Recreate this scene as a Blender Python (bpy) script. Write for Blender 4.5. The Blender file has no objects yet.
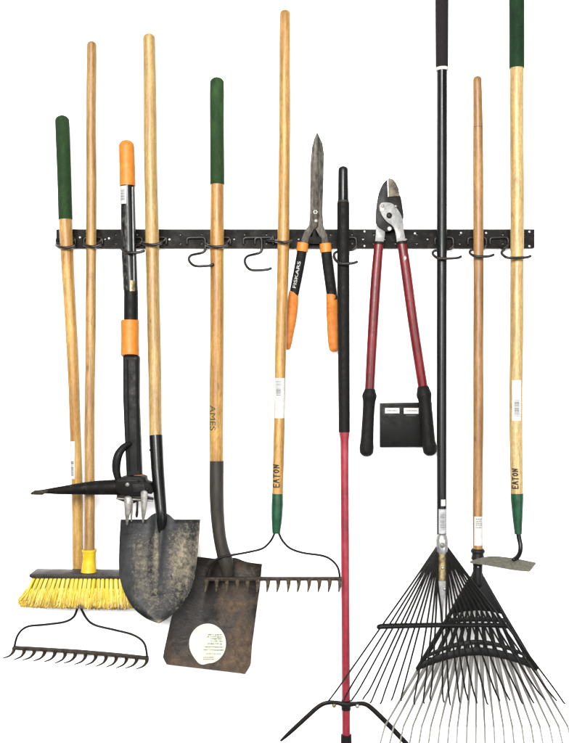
import bpy, bmesh, math, random
from mathutils import Vector
random.seed(7)
R = math.radians
SC = bpy.context.scene
COL = SC.collection
S = 0.0025          # metres per photo pixel at the wall
D = 2.45            # camera to wall
Z0 = 1.25           # camera height
CX, CY = 284.5, 371.5
LIT = 2.95          # light level on the wall front

def P(px, py, d=0.05):
    k = (D - d) / D
    return Vector(((px - CX) * S * k, -d, Z0 + (CY - py) * S * k))
def L(px, d=0.05):
    return px * S * (D - d) / D
def lin(c):
    c = c / 255.0
    return c / 12.92 if c <= 0.04045 else ((c + 0.055) / 1.055) ** 2.4
def col(r, g, b, k=1.0):
    return (min(lin(r) / LIT * k, .95), min(lin(g) / LIT * k, .95), min(lin(b) / LIT * k, .95), 1)

# ------------------------------------------------------------------ materials
def new_mat(name):
    m = bpy.data.materials.new(name); m.use_nodes = True
    nt = m.node_tree
    return m, nt, nt.nodes['Principled BSDF']
def N(nt, t, **kw):
    n = nt.nodes.new(t)
    for k, v in kw.items():
        setattr(n, k, v)
    return n
def ramp(nt, stops):
    r = N(nt, 'ShaderNodeValToRGB')
    el = r.color_ramp.elements
    while len(el) < len(stops):
        el.new(0.5)
    for e, (p, c) in zip(el, stops):
        e.position = p; e.color = c
    return r
def noise(nt, vec, scale, detail=6, rough=.6, dist=0.0):
    n = N(nt, 'ShaderNodeTexNoise')
    n.inputs['Scale'].default_value = scale
    n.inputs['Detail'].default_value = detail
    n.inputs['Roughness'].default_value = rough
    n.inputs['Distortion'].default_value = dist
    if vec is not None:
        nt.links.new(vec, n.inputs['Vector'])
    return n
def mapping(nt, scale=(1, 1, 1), loc=(0, 0, 0)):
    tc = N(nt, 'ShaderNodeTexCoord'); mp = N(nt, 'ShaderNodeMapping')
    mp.inputs['Scale'].default_value = scale
    mp.inputs['Location'].default_value = loc
    nt.links.new(tc.outputs['Object'], mp.inputs['Vector'])
    return mp.outputs['Vector']
def mixc(nt, fac, a, b, mode='MIX'):
    m = N(nt, 'ShaderNodeMix', data_type='RGBA', blend_type=mode)
    for sock, v in ((m.inputs[0], fac), (m.inputs[6], a), (m.inputs[7], b)):
        if hasattr(v, 'default_value') or hasattr(v, 'is_output'):
            nt.links.new(v, sock)
        else:
            sock.default_value = v
    return m.outputs[2]
def bump(nt, bs, h, strength, dist=.001):
    b = N(nt, 'ShaderNodeBump')
    b.inputs['Strength'].default_value = strength
    b.inputs['Distance'].default_value = dist
    nt.links.new(h, b.inputs['Height'])
    nt.links.new(b.outputs['Normal'], bs.inputs['Normal'])

def wood(name, light, dark, seed, rough=.42, knots=.5):
    m, nt, bs = new_mat(name)
    off = (seed * 3.1, seed * 1.7, seed * 2.3)
    v1 = mapping(nt, (48, 48, 3.6), off)
    v2 = mapping(nt, (300, 300, 16), off)
    v3 = mapping(nt, (22, 22, 8), off)
    n1 = noise(nt, v1, 1.0, 5, .55, .7)
    n2 = noise(nt, v2, 1.0, 4, .6, .2)
    n3 = noise(nt, v3, 1.0, 4, .6, .3)
    r1 = ramp(nt, [(.34, dark), (.62, light)])
    nt.links.new(n1.outputs['Fac'], r1.inputs['Fac'])
    r2 = ramp(nt, [(.33, (.60, .53, .45, 1)), (.56, (1, 1, 1, 1))])
    nt.links.new(n2.outputs['Fac'], r2.inputs['Fac'])
    c = mixc(nt, .75, r1.outputs['Color'], r2.outputs['Color'], 'MULTIPLY')
    r3 = ramp(nt, [(.36, (.66, .56, .44, 1)), (.58, (1.0, 1.0, 1.0, 1))])
    nt.links.new(n3.outputs['Fac'], r3.inputs['Fac'])
    c = mixc(nt, knots, c, r3.outputs['Color'], 'MULTIPLY')
    # dents and grime spots
    v4 = mapping(nt, (70, 70, 26), off)
    n4 = noise(nt, v4, 1.0, 3, .5)
    r4 = ramp(nt, [(.64, (1, 1, 1, 1)), (.74, (.50, .40, .30, 1))])
    nt.links.new(n4.outputs['Fac'], r4.inputs['Fac'])
    c = mixc(nt, .7, c, r4.outputs['Color'], 'MULTIPLY')
    v5 = mapping(nt, (210, 210, 120), off)
    n5 = noise(nt, v5, 1.0, 6, .75)
    r5 = ramp(nt, [(.36, (.66, .58, .48, 1)), (.60, (1.04, 1.03, 1.0, 1))])
    nt.links.new(n5.outputs['Fac'], r5.inputs['Fac'])
    c = mixc(nt, .7, c, r5.outputs['Color'], 'MULTIPLY')
    nt.links.new(c, bs.inputs['Base Color'])
    rr = N(nt, 'ShaderNodeMapRange'); rr.inputs[3].default_value = rough - .1; rr.inputs[4].default_value = rough + .2
    nt.links.new(n3.outputs['Fac'], rr.inputs[0]); nt.links.new(rr.outputs[0], bs.inputs['Roughness'])
    bs.inputs['Specular IOR Level'].default_value = .3
    bump(nt, bs, n2.outputs['Fac'], .25, .0008)
    return m

RAW = .45
def raw(*c):
    return tuple(min(x * RAW, .95) for x in c[:3]) + (1,)
def worn_grip(name, c1, c2, faded, scale=420, rough=.75, spec=.1):
    m, nt, bs = new_mat(name)
    v = mapping(nt, (1, 1, 1), (random.random() * 5, 0, 0))
    n = noise(nt, v, scale, 4, .6); r = ramp(nt, [(.36, c2), (.64, c1)])
    nt.links.new(n.outputs['Fac'], r.inputs['Fac'])
    v2 = mapping(nt, (1, 1, .45), (random.random() * 5, 0, 0))
    n2 = noise(nt, v2, 34, 8, .7); r2 = ramp(nt, [(.50, (0, 0, 0, 1)), (.74, (1, 1, 1, 1))])
    nt.links.new(n2.outputs['Fac'], r2.inputs['Fac'])
    c = mixc(nt, r2.outputs['Color'], r.outputs['Color'], faded)
    n3 = noise(nt, v2, 14, 5, .6); r3 = ramp(nt, [(.34, (.55, .55, .5, 1)), (.56, (1, 1, 1, 1))])
    nt.links.new(n3.outputs['Fac'], r3.inputs['Fac'])
    c = mixc(nt, .8, c, r3.outputs['Color'], 'MULTIPLY')
    nt.links.new(c, bs.inputs['Base Color'])
    bs.inputs['Roughness'].default_value = rough; bs.inputs['Specular IOR Level'].default_value = spec
    bump(nt, bs, n.outputs['Fac'], .4, .001)
    return m
def plain(name, c1, c2=None, rough=.5, metal=0.0, scale=60, bmp=.1, spec=.28, lo=.38, hi=.64, stretch=(1, 1, 1), coat=0.0):
    m, nt, bs = new_mat(name)
    bs.inputs['Metallic'].default_value = metal
    bs.inputs['Specular IOR Level'].default_value = spec * .62
    bs.inputs['Coat Weight'].default_value = coat
    v = mapping(nt, stretch, (random.random() * 5, random.random() * 5, 0))
    n = noise(nt, v, scale, 7, .62)
    r = ramp(nt, [(lo, c2 or c1), (hi, c1)])
    nt.links.new(n.outputs['Fac'], r.inputs['Fac'])
    nt.links.new(r.outputs['Color'], bs.inputs['Base Color'])
    n2 = noise(nt, v, scale * .35, 5, .6)
    rr = N(nt, 'ShaderNodeMapRange'); rr.inputs[1].default_value = .3; rr.inputs[2].default_value = .7
    rr.inputs[3].default_value = max(rough - .12, .05); rr.inputs[4].default_value = min(rough + .15, 1)
    nt.links.new(n2.outputs['Fac'], rr.inputs[0]); nt.links.new(rr.outputs[0], bs.inputs['Roughness'])
    if bmp:
        bump(nt, bs, n.outputs['Fac'], bmp, .001)
    return m

def blade_mat(name, base1, base2, mud1, mud2, mscale, rough=.5, metal=.5, lo=.42, hi=.56):
    """dark steel with a crust of dried dirt; the crust follows the point attribute 'crust'"""
    m, nt, bs = new_mat(name)
    v = mapping(nt)
    n1 = noise(nt, v, 22, 8, .65)
    r1 = ramp(nt, [(.35, base1), (.65, base2)])
    nt.links.new(n1.outputs['Fac'], r1.inputs['Fac'])
    n2 = noise(nt, v, mscale, 10, .72, .4)
    at = N(nt, 'ShaderNodeAttribute', attribute_name='crust')
    ad = N(nt, 'ShaderNodeMath', operation='ADD'); nt.links.new(n2.outputs['Fac'], ad.inputs[0]); nt.links.new(at.outputs['Fac'], ad.inputs[1])
    n5 = noise(nt, v, 240, 4, .7)
    sc5 = N(nt, 'ShaderNodeMath', operation='MULTIPLY_ADD'); sc5.inputs[1].default_value = .35; sc5.inputs[2].default_value = -.17
    nt.links.new(n5.outputs['Fac'], sc5.inputs[0])
    ad2 = N(nt, 'ShaderNodeMath', operation='ADD'); nt.links.new(ad.outputs[0], ad2.inputs[0]); nt.links.new(sc5.outputs[0], ad2.inputs[1])
    rm = ramp(nt, [(lo, (0, 0, 0, 1)), (hi, (1, 1, 1, 1))])
    nt.links.new(ad2.outputs[0], rm.inputs['Fac'])
    n3 = noise(nt, v, 75, 8, .7)
    r3 = ramp(nt, [(.33, mud1), (.66, mud2)])
    nt.links.new(n3.outputs['Fac'], r3.inputs['Fac'])
    c = mixc(nt, rm.outputs['Color'], r1.outputs['Color'], r3.outputs['Color'])
    nt.links.new(c, bs.inputs['Base Color'])
    iv = N(nt, 'ShaderNodeMapRange'); iv.inputs[3].default_value = metal; iv.inputs[4].default_value = 0
    nt.links.new(rm.outputs['Color'], iv.inputs[0]); nt.links.new(iv.outputs[0], bs.inputs['Metallic'])
    ir = N(nt, 'ShaderNodeMapRange'); ir.inputs[3].default_value = rough; ir.inputs[4].default_value = .92
    nt.links.new(rm.outputs['Color'], ir.inputs[0]); nt.links.new(ir.outputs[0], bs.inputs['Roughness'])
    hm = N(nt, 'ShaderNodeMath', operation='MULTIPLY_ADD'); hm.inputs[1].default_value = .6
    nt.links.new(rm.outputs['Color'], hm.inputs[0]); nt.links.new(n3.outputs['Fac'], hm.inputs[2])
    bs.inputs['Specular IOR Level'].default_value = .25
    bump(nt, bs, hm.outputs[0], .55, .0016)
    return m

M = {}
M['wall'] = plain('white_paint', (.91, .91, .913, 1), (.90, .90, .905, 1), .8, 0, 30, .05, .1)
M['wood_amber'] = wood('amber_ash', col(224, 182, 100), col(190, 138, 62), 1)
M['wood_tan'] = wood('tan_ash', col(204, 164, 96), col(156, 114, 56), 2)
M['wood_pale'] = wood('pale_ash', col(218, 188, 120), col(184, 146, 82), 3)
M['wood_orange'] = wood('orange_ash', col(218, 172, 86), col(184, 130, 54), 4)
M['wood_honey'] = wood('honey_ash', col(222, 176, 90), col(178, 126, 52), 5)
M['wood_brown'] = wood('brown_pine', col(190, 146, 86), col(154, 108, 56), 6)
M['wood_cream'] = wood('cream_ash', col(226, 200, 138), col(206, 170, 102), 7, .4, .3)
M['green_foam'] = worn_grip('green_foam', col(42, 74, 36), col(28, 54, 26), col(60, 92, 50))
M['green_deep'] = worn_grip('deep_green_foam', col(22, 62, 32), col(12, 44, 24), col(38, 76, 44))
M['green_steel'] = plain('green_enamel', col(26, 88, 58), col(18, 66, 42), .4, 0, 60, .05)
M['orange'] = plain('orange_plastic', col(230, 146, 52), col(216, 128, 38), .45, 0, 70, .08)
M['orange_soft'] = plain('orange_soft_grip', col(224, 138, 50), col(202, 114, 34), .6, 0, 90, .2)
M['black_plastic'] = plain('black_plastic', raw(.009, .009, .009), raw(.006, .006, .006), .5, 0, 200, .1, .1)
M['black_rubber'] = plain('black_rubber', raw(.009, .0085, .008), raw(.005, .005, .005), .62, 0, 260, .3, .12)
M['black_foam'] = plain('dark_foam', raw(.020, .016, .018), raw(.012, .010, .012), .85, 0, 600, .5, .12)
M['black_enamel'] = plain('black_enamel', raw(.008, .009, .009), raw(.005, .006, .006), .26, 0, 30, .03, .2)
M['wire_black'] = plain('black_wire', raw(.008, .007, .006), raw(.004, .004, .004), .5, 0, 150, .1, .14)
M['rail'] = plain('worn_black_steel', raw(.006, .0055, .005), raw(.030, .025, .018), .55, 0, 75, .2, .08, .26, .44)
M['hook'] = plain('dark_vinyl_wire', raw(.016, .012, .009), raw(.007, .006, .006), .4, 0, 80, .1, .3)
M['steel'] = plain('worn_steel', raw(.30, .29, .275), raw(.16, .15, .135), .45, .5, 90, .15)
M['steel_bright'] = plain('bright_steel', raw(.62, .62, .62), raw(.45, .45, .44), .34, .8, 120, .08)
M['steel_blade'] = plain('stained_blade_steel', raw(.095, .083, .066), raw(.020, .016, .012), .5, .3, 100, .25, .25, .38, .62, (1.6, 1, .5))
M['iron'] = plain('dark_iron', raw(.014, .012, .010), raw(.006, .0055, .005), .5, .15, 70, .25, .14)
M['rust_iron'] = plain('rusty_iron', raw(.050, .036, .024), raw(.014, .011, .009), .65, .1, 120, .35, .2)
M['tooth_iron'] = plain('worn_tooth_iron', raw(.12, .09, .055), raw(.03, .024, .018), .6, .1, 90, .3, .2)
M['red'] = worn_grip('red_enamel', col(128, 17, 26), col(108, 13, 21), col(140, 34, 38), 50, .32, .22)
M['crimson'] = worn_grip('crimson_paint', col(170, 38, 58), col(150, 30, 48), col(182, 66, 82), 60, .42, .3)
M['paper'] = plain('white_paper', raw(.62, .62, .61), raw(.52, .51, .49), .6, 0, 120, .02)
M['paper_grey'] = plain('grey_paper', raw(.48, .49, .49), raw(.36, .37, .38), .55, 0, 150, .02)
M['ink'] = plain('black_ink', raw(.018, .017, .016), None, .6, 0, 50, 0)
M['ink_grey'] = plain('grey_ink', raw(.10, .10, .10), None, .6, 0, 50, 0)
M['ink_green'] = plain('dark_green_ink', raw(.030, .050, .022), None, .6, 0, 50, 0)
M['print_green'] = plain('faded_green_print', raw(.11, .18, .12), raw(.42, .46, .38), .7, 0, 160, 0, .5, .40, .60)
M['ink_white'] = plain('white_ink', raw(.42, .42, .40), None, .5, 0, 50, 0)
M['sticker'] = plain('cream_sticker', raw(.70, .69, .60), raw(.60, .57, .46), .55, 0, 30, .03)
M['yellow'] = plain('yellow_plastic', col(244, 208, 40), col(226, 186, 24), .45, 0, 60, .06)
M['brass'] = plain('tarnished_brass', raw(.42, .34, .17), raw(.16, .12, .07), .45, .8, 110, .2)
M['hoe_steel'] = plain('dull_grey_steel', raw(.16, .155, .12), raw(.10, .097, .075), .6, .2, 130, .2)
M['jaw'] = plain('dark_jaw_steel', raw(.020, .019, .018), raw(.009, .008, .008), .5, .2, 80, .1, .15)
M['rust_blade'] = plain('worn_blade_steel', raw(.20, .165, .11), raw(.05, .043, .034), .6, .15, 70, .3, .2, .38, .66)
M['alu'] = plain('dull_aluminium', raw(.30, .30, .295), raw(.20, .20, .195), .5, .35, 110, .15, .3)
M['socket_grey'] = plain('grey_brown_steel', raw(.044, .037, .029), raw(.020, .0175, .0145), .55, .1, 60, .15, .2, .34, .66, (1, 1, .25))
M['tine_grey'] = plain('grey_tine', raw(.23, .22, .205), raw(.11, .105, .095), .4, 0, 40, .05, .4, .3, .7, (1, 1, .4))  # mottled grey for the tines, paler than the black fan head
M['poly_black'] = plain('black_poly', raw(.009, .009, .009), raw(.006, .006, .006), .5, 0, 120, .1, .16)
M['worn_tube'] = plain('scuffed_black_tube', raw(.008, .008, .009), raw(.10, .095, .088), .36, .05, 230, .08, .2, .34, .52, (1, 1, .35))
M['shovel'] = blade_mat('muddy_shovel_steel', raw(.009, .009, .010), raw(.044, .044, .045), raw(.045, .038, .028), raw(.33, .285, .20), 105, .42, .2, .43, .72)
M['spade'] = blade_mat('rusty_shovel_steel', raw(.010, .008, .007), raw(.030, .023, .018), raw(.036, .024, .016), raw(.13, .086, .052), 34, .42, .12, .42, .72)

# bristles: yellow fibres, dirty towards the tips
def bristle_mat():
    m, nt, bs = new_mat('yellow_fibre')
    at = N(nt, 'ShaderNodeAttribute', attribute_name='crust')
    v = mapping(nt)
    n = noise(nt, v, 55, 6, .65)
    mul = N(nt, 'ShaderNodeMath', operation='MULTIPLY'); nt.links.new(n.outputs['Fac'], mul.inputs[0]); nt.links.new(at.outputs['Fac'], mul.inputs[1])
    r = ramp(nt, [(.10, col(252, 222, 56)), (.40, col(240, 202, 46)), (.56, col(206, 170, 50)), (.68, col(96, 78, 36))])
    nt.links.new(mul.outputs[0], r.inputs['Fac'])
    nt.links.new(r.outputs['Color'], bs.inputs['Base Color'])
    bs.inputs['Roughness'].default_value = .55
    return m
M['bristle'] = bristle_mat()

# ------------------------------------------------------------------ mesh helpers
def catmull(pts, n=6):
    """pts: tuples of equal length; smooth curve through them"""
    out = []
    m = len(pts)
    for i in range(m - 1):
        p0 = pts[max(i - 1, 0)]; p1 = pts[i]; p2 = pts[i + 1]; p3 = pts[min(i + 2, m - 1)]
        for j in range(n):
            t = j / n
            out.append(tuple(.5 * (2 * b + (c - a) * t + (2 * a - 5 * b + 4 * c - d) * t * t + (3 * b - a - 3 * c + d) * t ** 3)
                             for a, b, c, d in zip(p0, p1, p2, p3)))
    out.append(tuple(pts[-1]))
    return out
def lerp_tab(tab, x):
    if x <= tab[0][0]: return tab[0][1:]
    for a, b in zip(tab, tab[1:]):
        if x <= b[0]:
            t = (x - a[0]) / (b[0] - a[0])
            return tuple(u + (v - u) * t for u, v in zip(a[1:], b[1:]))
    return tab[-1][1:]

def tube(bm, pts, rad, n=16, caps=('round', 'round'), flat=1.0, up=Vector((0, 1, 0))):
    """sweep a circle (or ellipse: flat scales the depth axis) along world points"""
    pts = [Vector(p) for p in pts]
    if not hasattr(rad, '__len__'):
        rad = [rad] * len(pts)
    rad = list(rad)
    def cap_rings(p, direction, r):
        ring = []
        for k in range(1, 5):
            a = k / 5 * math.pi / 2
            ring.append((p + direction * math.sin(a) * r * .8, r * math.cos(a)))
        return ring
    if caps[0] == 'round':
        dr = (pts[0] - pts[1]).normalized()
        ex = cap_rings(pts[0], dr, rad[0])
        pts = [e[0] for e in reversed(ex)] + pts; rad = [e[1] for e in reversed(ex)] + rad
    if caps[1] == 'round':
        dr = (pts[-1] - pts[-2]).normalized()
        ex = cap_rings(pts[-1], dr, rad[-1])
        pts += [e[0] for e in ex]; rad += [e[1] for e in ex]
    rings = []
    nrm = None
    for i, p in enumerate(pts):
        t = (pts[min(i + 1, len(pts) - 1)] - pts[max(i - 1, 0)]).normalized()
        if nrm is None:
            nrm = up - t * up.dot(t)
            if nrm.length < 1e-4:
                nrm = Vector((1, 0, 0)) - t * t.x
        else:
            nrm = nrm - t * nrm.dot(t)
        nrm.normalize()
        b = t.cross(nrm)
        rings.append([bm.verts.new(p + nrm * math.cos(2 * math.pi * k / n) * rad[i] * flat + b * math.sin(2 * math.pi * k / n) * rad[i]) for k in range(n)])
    for a, b in zip(rings, rings[1:]):
        for k in range(n):
            bm.faces.new((a[k], a[(k + 1) % n], b[(k + 1) % n], b[k]))
    bm.faces.new(list(reversed(rings[0])))
    bm.faces.new(rings[-1])
    return rings

def prism(bm, outline, d, thick, bev=0.0006, seg=2):
    """solid plate: outline in photo pixels at depth d (number or function), thickness towards the wall"""
    f = d if callable(d) else (lambda x, y: d)
    t = bmesh.new()
    top = [t.verts.new(P(x, y, f(x, y))) for x, y in outline]
    bot = [t.verts.new(P(x, y, f(x, y)) + Vector((0, thick, 0))) for x, y in outline]
    t.faces.new(top); t.faces.new(list(reversed(bot)))
    m = len(top)
    for i in range(m):
        t.faces.new((top[i], bot[i], bot[(i + 1) % m], top[(i + 1) % m]))
    bmesh.ops.recalc_face_normals(t, faces=t.faces)
    if bev:
        bmesh.ops.bevel(t, geom=list(t.edges), offset=bev, segments=seg, affect='EDGES', profile=.5, clamp_overlap=True)
    merge(bm, t)
def merge(bm, t):
    me = bpy.data.meshes.new('tmp'); t.to_mesh(me); t.free(); bm.from_mesh(me); bpy.data.meshes.remove(me)
def box(bm, lo, hi, bev=0.001):
    t = bmesh.new()
    bmesh.ops.create_cube(t, size=1)
    for v in t.verts:
        v.co = Vector([lo[i] + (v.co[i] + .5) * (hi[i] - lo[i]) for i in range(3)])
    if bev:
        bmesh.ops.bevel(t, geom=list(t.edges), offset=bev, segments=2, affect='EDGES', clamp_overlap=True)
    merge(bm, t)
def disc_stud(bm, px, py, d, r, h, n=20, dome=True):
    """round head whose axis points at the camera side; d is its base depth"""
    p0 = P(px, py, d)
    prof = [(r, 0), (r, h * .55), (r * .82, h * .85), (r * .45, h)] if dome else [(r, 0), (r, h * .9), (r * .93, h)]
    rings = [[bm.verts.new(p0 + Vector((math.cos(2 * math.pi * k / n) * q, -y, math.sin(2 * math.pi * k / n) * q))) for k in range(n)] for q, y in prof]
    for a, b in zip(rings, rings[1:]):
        for k in range(n):
            bm.faces.new((a[k], a[(k + 1) % n], b[(k + 1) % n], b[k]))
    bm.faces.new(rings[-1]); bm.faces.new(list(reversed(rings[0])))

# ------------------------------------------------------------------ objects
def finish(name, bm, mat, loc, parent=None, angle=40, crust=None):
    bmesh.ops.recalc_face_normals(bm, faces=bm.faces)
    for v in bm.verts:
        v.co -= loc
    me = bpy.data.meshes.new(name)
    bm.to_mesh(me); bm.free()
    for p in me.polygons:
        p.use_smooth = True
    me.set_sharp_from_angle(angle=R(angle))
    if crust:
        a = me.attributes.new('crust', 'FLOAT', 'POINT')
        for i, v in enumerate(me.vertices):
            a.data[i].value = crust(Vector(v.co) + loc)
    me.materials.append(M[mat] if isinstance(mat, str) else mat)
    o = bpy.data.objects.new(name, me); COL.objects.link(o)
    if parent:
        o.parent = parent
    else:
        o.location = loc
    return o
class Thing:
    def __init__(s, name, label, cat, base, group=None):
        o = bpy.data.objects.new(name, None); COL.objects.link(o)
        o.location = base; o.empty_display_size = .05
        o['label'] = label; o['category'] = cat
        if group: o['group'] = group
        s.o = o; s.loc = Vector(base)
    def part(s, name, bm, mat, parent=None, angle=40, crust=None, label=None, kind=None):
        o = finish(name, bm, mat, s.loc, parent or s.o, angle, crust)
        if label: o['label'] = label
        if kind: o['kind'] = kind
        return o

def unpx(v):
    """world -> photo pixel"""
    d = -v.y; k = (D - d) / D
    return v.x / (S * k) + CX, CY - (v.z - Z0) / (S * k)

# rods: table rows (py, cx, r, d)
def rod(bm, tab, y0, y1, n=28, caps=('round', 'flat'), extra=0.0, steps=26, jitter=0.0, rs=1.0):
    ph = random.random() * 9
    pts, rad = [], []
    for i in range(steps + 1):
        y = y0 + (y1 - y0) * i / steps
        cx, r, d = lerp_tab(tab, y)
        cx += jitter * math.sin(y * .021 + ph)
        pts.append(P(cx, y, d)); rad.append(L(r * rs + extra, d))
    tube(bm, pts, rad, n, caps)
def wobble(tab, amt, y0, y1, n=44):
    ph = random.random() * 9
    ys = sorted(set([y0 + (y1 - y0) * i / n for i in range(n + 1)] + [t[0] for t in tab]))
    out = []
    for y in ys:
        cx, r, d = lerp_tab(tab, y)
        e = min(1, max(0, (y1 - y) / 40))
        out.append((y, cx + amt * e * (math.sin(y * .017 + ph) + .5 * math.sin(y * .041 + 2 * ph)), r * (1 + .012 * math.sin(y * .055 + ph * 3) * e), d))
    return out
def on_rod(tab, px, py, lift=.0005):
    cx, r, d = lerp_tab(tab, py)
    u = max(-.98, min(.98, (px - cx) / r))
    rr = L(r, d) + lift
    c = P(cx, py, d)
    return c + Vector((u * rr, -math.sqrt(1 - u * u) * rr, 0))
def sticker(tab, x0, x1, y0, y1, lift=.0005, nu=10, nv=8, th=.0003):
    bm = bmesh.new()
    g = [[[bm.verts.new(on_rod(tab, x0 + (x1 - x0) * i / nu, y0 + (y1 - y0) * j / nv, l)) for i in range(nu + 1)] for j in range(nv + 1)] for l in (lift, lift - th)]
    for j in range(nv):
        for i in range(nu):
            bm.faces.new((g[0][j][i], g[0][j][i + 1], g[0][j + 1][i + 1], g[0][j + 1][i]))
            bm.faces.new((g[1][j][i], g[1][j + 1][i], g[1][j + 1][i + 1], g[1][j][i + 1]))
    rim = [(0, i) for i in range(nu)] + [(j, nu) for j in range(nv)] + [(nv, i) for i in range(nu, 0, -1)] + [(j, 0) for j in range(nv, 0, -1)]
    for a, b in zip(rim, rim[1:] + rim[:1]):
        bm.faces.new((g[0][b[0]][b[1]], g[0][a[0]][a[1]], g[1][a[0]][a[1]], g[1][b[0]][b[1]]))
    return bm
def patches(surf, rects, lift_th=.00015):
    """thin printed rectangles laid on a surface function surf(px,py)->point"""
    bm = bmesh.new()
    for x0, x1, y0, y1 in rects:
        k = 3
        row = [[bm.verts.new(surf(x0 + (x1 - x0) * i / k, y)) for i in range(k + 1)] for y in (y0, y1)]
        for i in range(k):
            bm.faces.new((row[0][i], row[0][i + 1], row[1][i + 1], row[1][i]))
    return bm
def barcode(x0, x1, y0, y1, seed=1, n=11):
    rnd = random.Random(seed); out = []
    y = y0
    st = (y1 - y0) / n
    for i in range(n):
        w = st * rnd.uniform(.25, .75)
        out.append((x0, x1, y, y + w)); y += st
    return out
def textlines(x0, x1, ys, h=.7, seed=1):
    """rows of small marks too small to read"""
    rnd = random.Random(seed); out = []
    for y in ys:
        x = x0
        while x < x1 - .6:
            w = rnd.uniform(.5, 1.6)
            out.append((x, min(x + w, x1), y, y + h)); x += w + .45
    return out
def text_mesh(s, surf, cx, cy, length, height, turn, bold=0.0):
    """writing from the built-in font laid on surf; turn 'down' or 'up' is the reading direction"""
    cu = bpy.data.curves.new('t', 'FONT'); cu.body = s; cu.offset = bold
    ob = bpy.data.objects.new('t', cu); COL.objects.link(ob)
    dg = bpy.context.evaluated_depsgraph_get()
    me = bpy.data.meshes.new_from_object(ob.evaluated_get(dg))
    bm = bmesh.new(); bm.from_mesh(me)
    bpy.data.objects.remove(ob); bpy.data.curves.remove(cu); bpy.data.meshes.remove(me)
    xs = [v.co.x for v in bm.verts]; ys = [v.co.y for v in bm.verts]
    x0, x1, y0, y1 = min(xs), max(xs), min(ys), max(ys)
    for k in range(1, 9):
        bmesh.ops.bisect_plane(bm, geom=bm.verts[:] + bm.edges[:] + bm.faces[:], plane_co=(0, y0 + (y1 - y0) * k / 9, 0), plane_no=(0, 1, 0))
    bmesh.ops.triangulate(bm, faces=bm.faces)
    for v in bm.verts:
        a = (v.co.x - (x0 + x1) / 2) / (x1 - x0) * length
        b = (v.co.y - (y0 + y1) / 2) / (y1 - y0) * height
        v.co = surf(*turn(cx, cy, a, b))
    return bm
DOWN = lambda cx, cy, a, b: (cx + b, cy + a)
UP = lambda cx, cy, a, b: (cx - b, cy - a)
def handwriting(surf, cx, cy, length, height, wid):
    """EATON in marker pen, reading upwards"""
    Lt = [[[(.95, .95), (.1, 1), (.12, 0), (.9, .02)], [(.1, .52), (.75, .55)]],
          [[(.0, 0), (.42, 1), (.95, .0)], [(.2, .38), (.8, .40)]],
          [[(.0, .98), (1, 1.02)], [(.5, 1), (.46, 0)]],
          [[(.5, .95), (.12, .7), (.1, .3), (.45, .05), (.85, .3), (.88, .7), (.5, .95)]],
          [[(.1, 0), (.12, .95), (.82, .05), (.88, 1)]]]
    bm = bmesh.new()
    for i, strokes in enumerate(Lt):
        for st in strokes:
            q = []
            dense = [(a[0] + (b[0] - a[0]) * k / 6, a[1] + (b[1] - a[1]) * k / 6) for a, b in zip(st, st[1:]) for k in range(6)] + [st[-1]]
            for x, y in dense:
                a = (i + .12 + x * .72) / 5 - .5; b = y - .5 + .06 * math.sin(i * 2.1)
                px, py = UP(cx, cy, a * length, b * height)
                q.append(Vector(surf(px, py)))
            tube(bm, [q0 for q0 in q], wid, 6, ('round', 'round'), .35)
    return bm

# ================================================================== wall
bm = bmesh.new(); box(bm, (-4, 0, -1.0), (4, .12, 4.0), 0)
w = finish('wall', bm, 'wall', Vector((0, 0, 0))); w['kind'] = 'structure'
w['label'] = 'plain bright white wall behind the hanging tools'

# ================================================================== rail
T = Thing('tool_rail', 'long narrow black steel rail with punched holes that the garden tools hang from', 'tool rail', P(295, 239, 0))
bm = bmesh.new()
FR = .014
lo, hi = P(57, 248, FR), P(534.5, 229.2, FR)
box(bm, (lo.x, -FR, lo.z), (hi.x, -FR + .0025, hi.z), .0006)           # web
box(bm, (lo.x + .001, -FR + .0027, hi.z - .0028), (hi.x - .001, -.0005, hi.z - .0003), .0005)  # flanges back to the wall
box(bm, (lo.x + .001, -FR + .0027, lo.z + .0003), (hi.x - .001, -.0005, lo.z + .0028), .0005)
web = finish('rail_channel', bm, 'rail', T.loc, T.o)
cut = bmesh.new()
rnd = random.Random(3)
for i in range(44):
    px = 62 + i * 10.75
    for (py, rr) in ((234.2, 1.0), (243.2, 1.0)) if i % 2 else ((238.6, 1.25),):
        bmesh.ops.create_cone(cut, cap_ends=True, segments=14, radius1=L(rr), radius2=L(rr), depth=.01)
        c = P(px, py, FR)
        for v in cut.verts[-28:] if False else list(cut.verts)[-28:]:
            v.co = Vector((v.co.x, v.co.z, v.co.y)) + c - T.loc
cme = bpy.data.meshes.new('cut'); bmesh.ops.recalc_face_normals(cut, faces=cut.faces); cut.to_mesh(cme); cut.free()
co = bpy.data.objects.new('cut', cme); COL.objects.link(co); co.location = T.loc
md = web.modifiers.new('holes', 'BOOLEAN'); md.operation = 'DIFFERENCE'; md.object = co; md.solver = 'EXACT'
bpy.context.view_layer.update()
dg = bpy.context.evaluated_depsgraph_get()
nm = bpy.data.meshes.new_from_object(web.evaluated_get(dg))
web.modifiers.clear(); web.data = nm; nm.name = 'rail_channel'
bpy.data.objects.remove(co)
for p in nm.polygons: p.use_smooth = True
nm.set_sharp_from_angle(angle=R(35))
for px, py in ((80, 237.5), (109, 238.5), (169.5, 239.5), (272, 238.5), (364.5, 231.6), (364.5, 246), (415, 233.5), (446, 233.5), (461, 233), (486, 233), (529.3, 231.8), (529.3, 246.2)):
    bm = bmesh.new(); disc_stud(bm, px, py, FR, L(1.25), .002)
    T.part('screw', bm, 'steel_bright')
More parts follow.
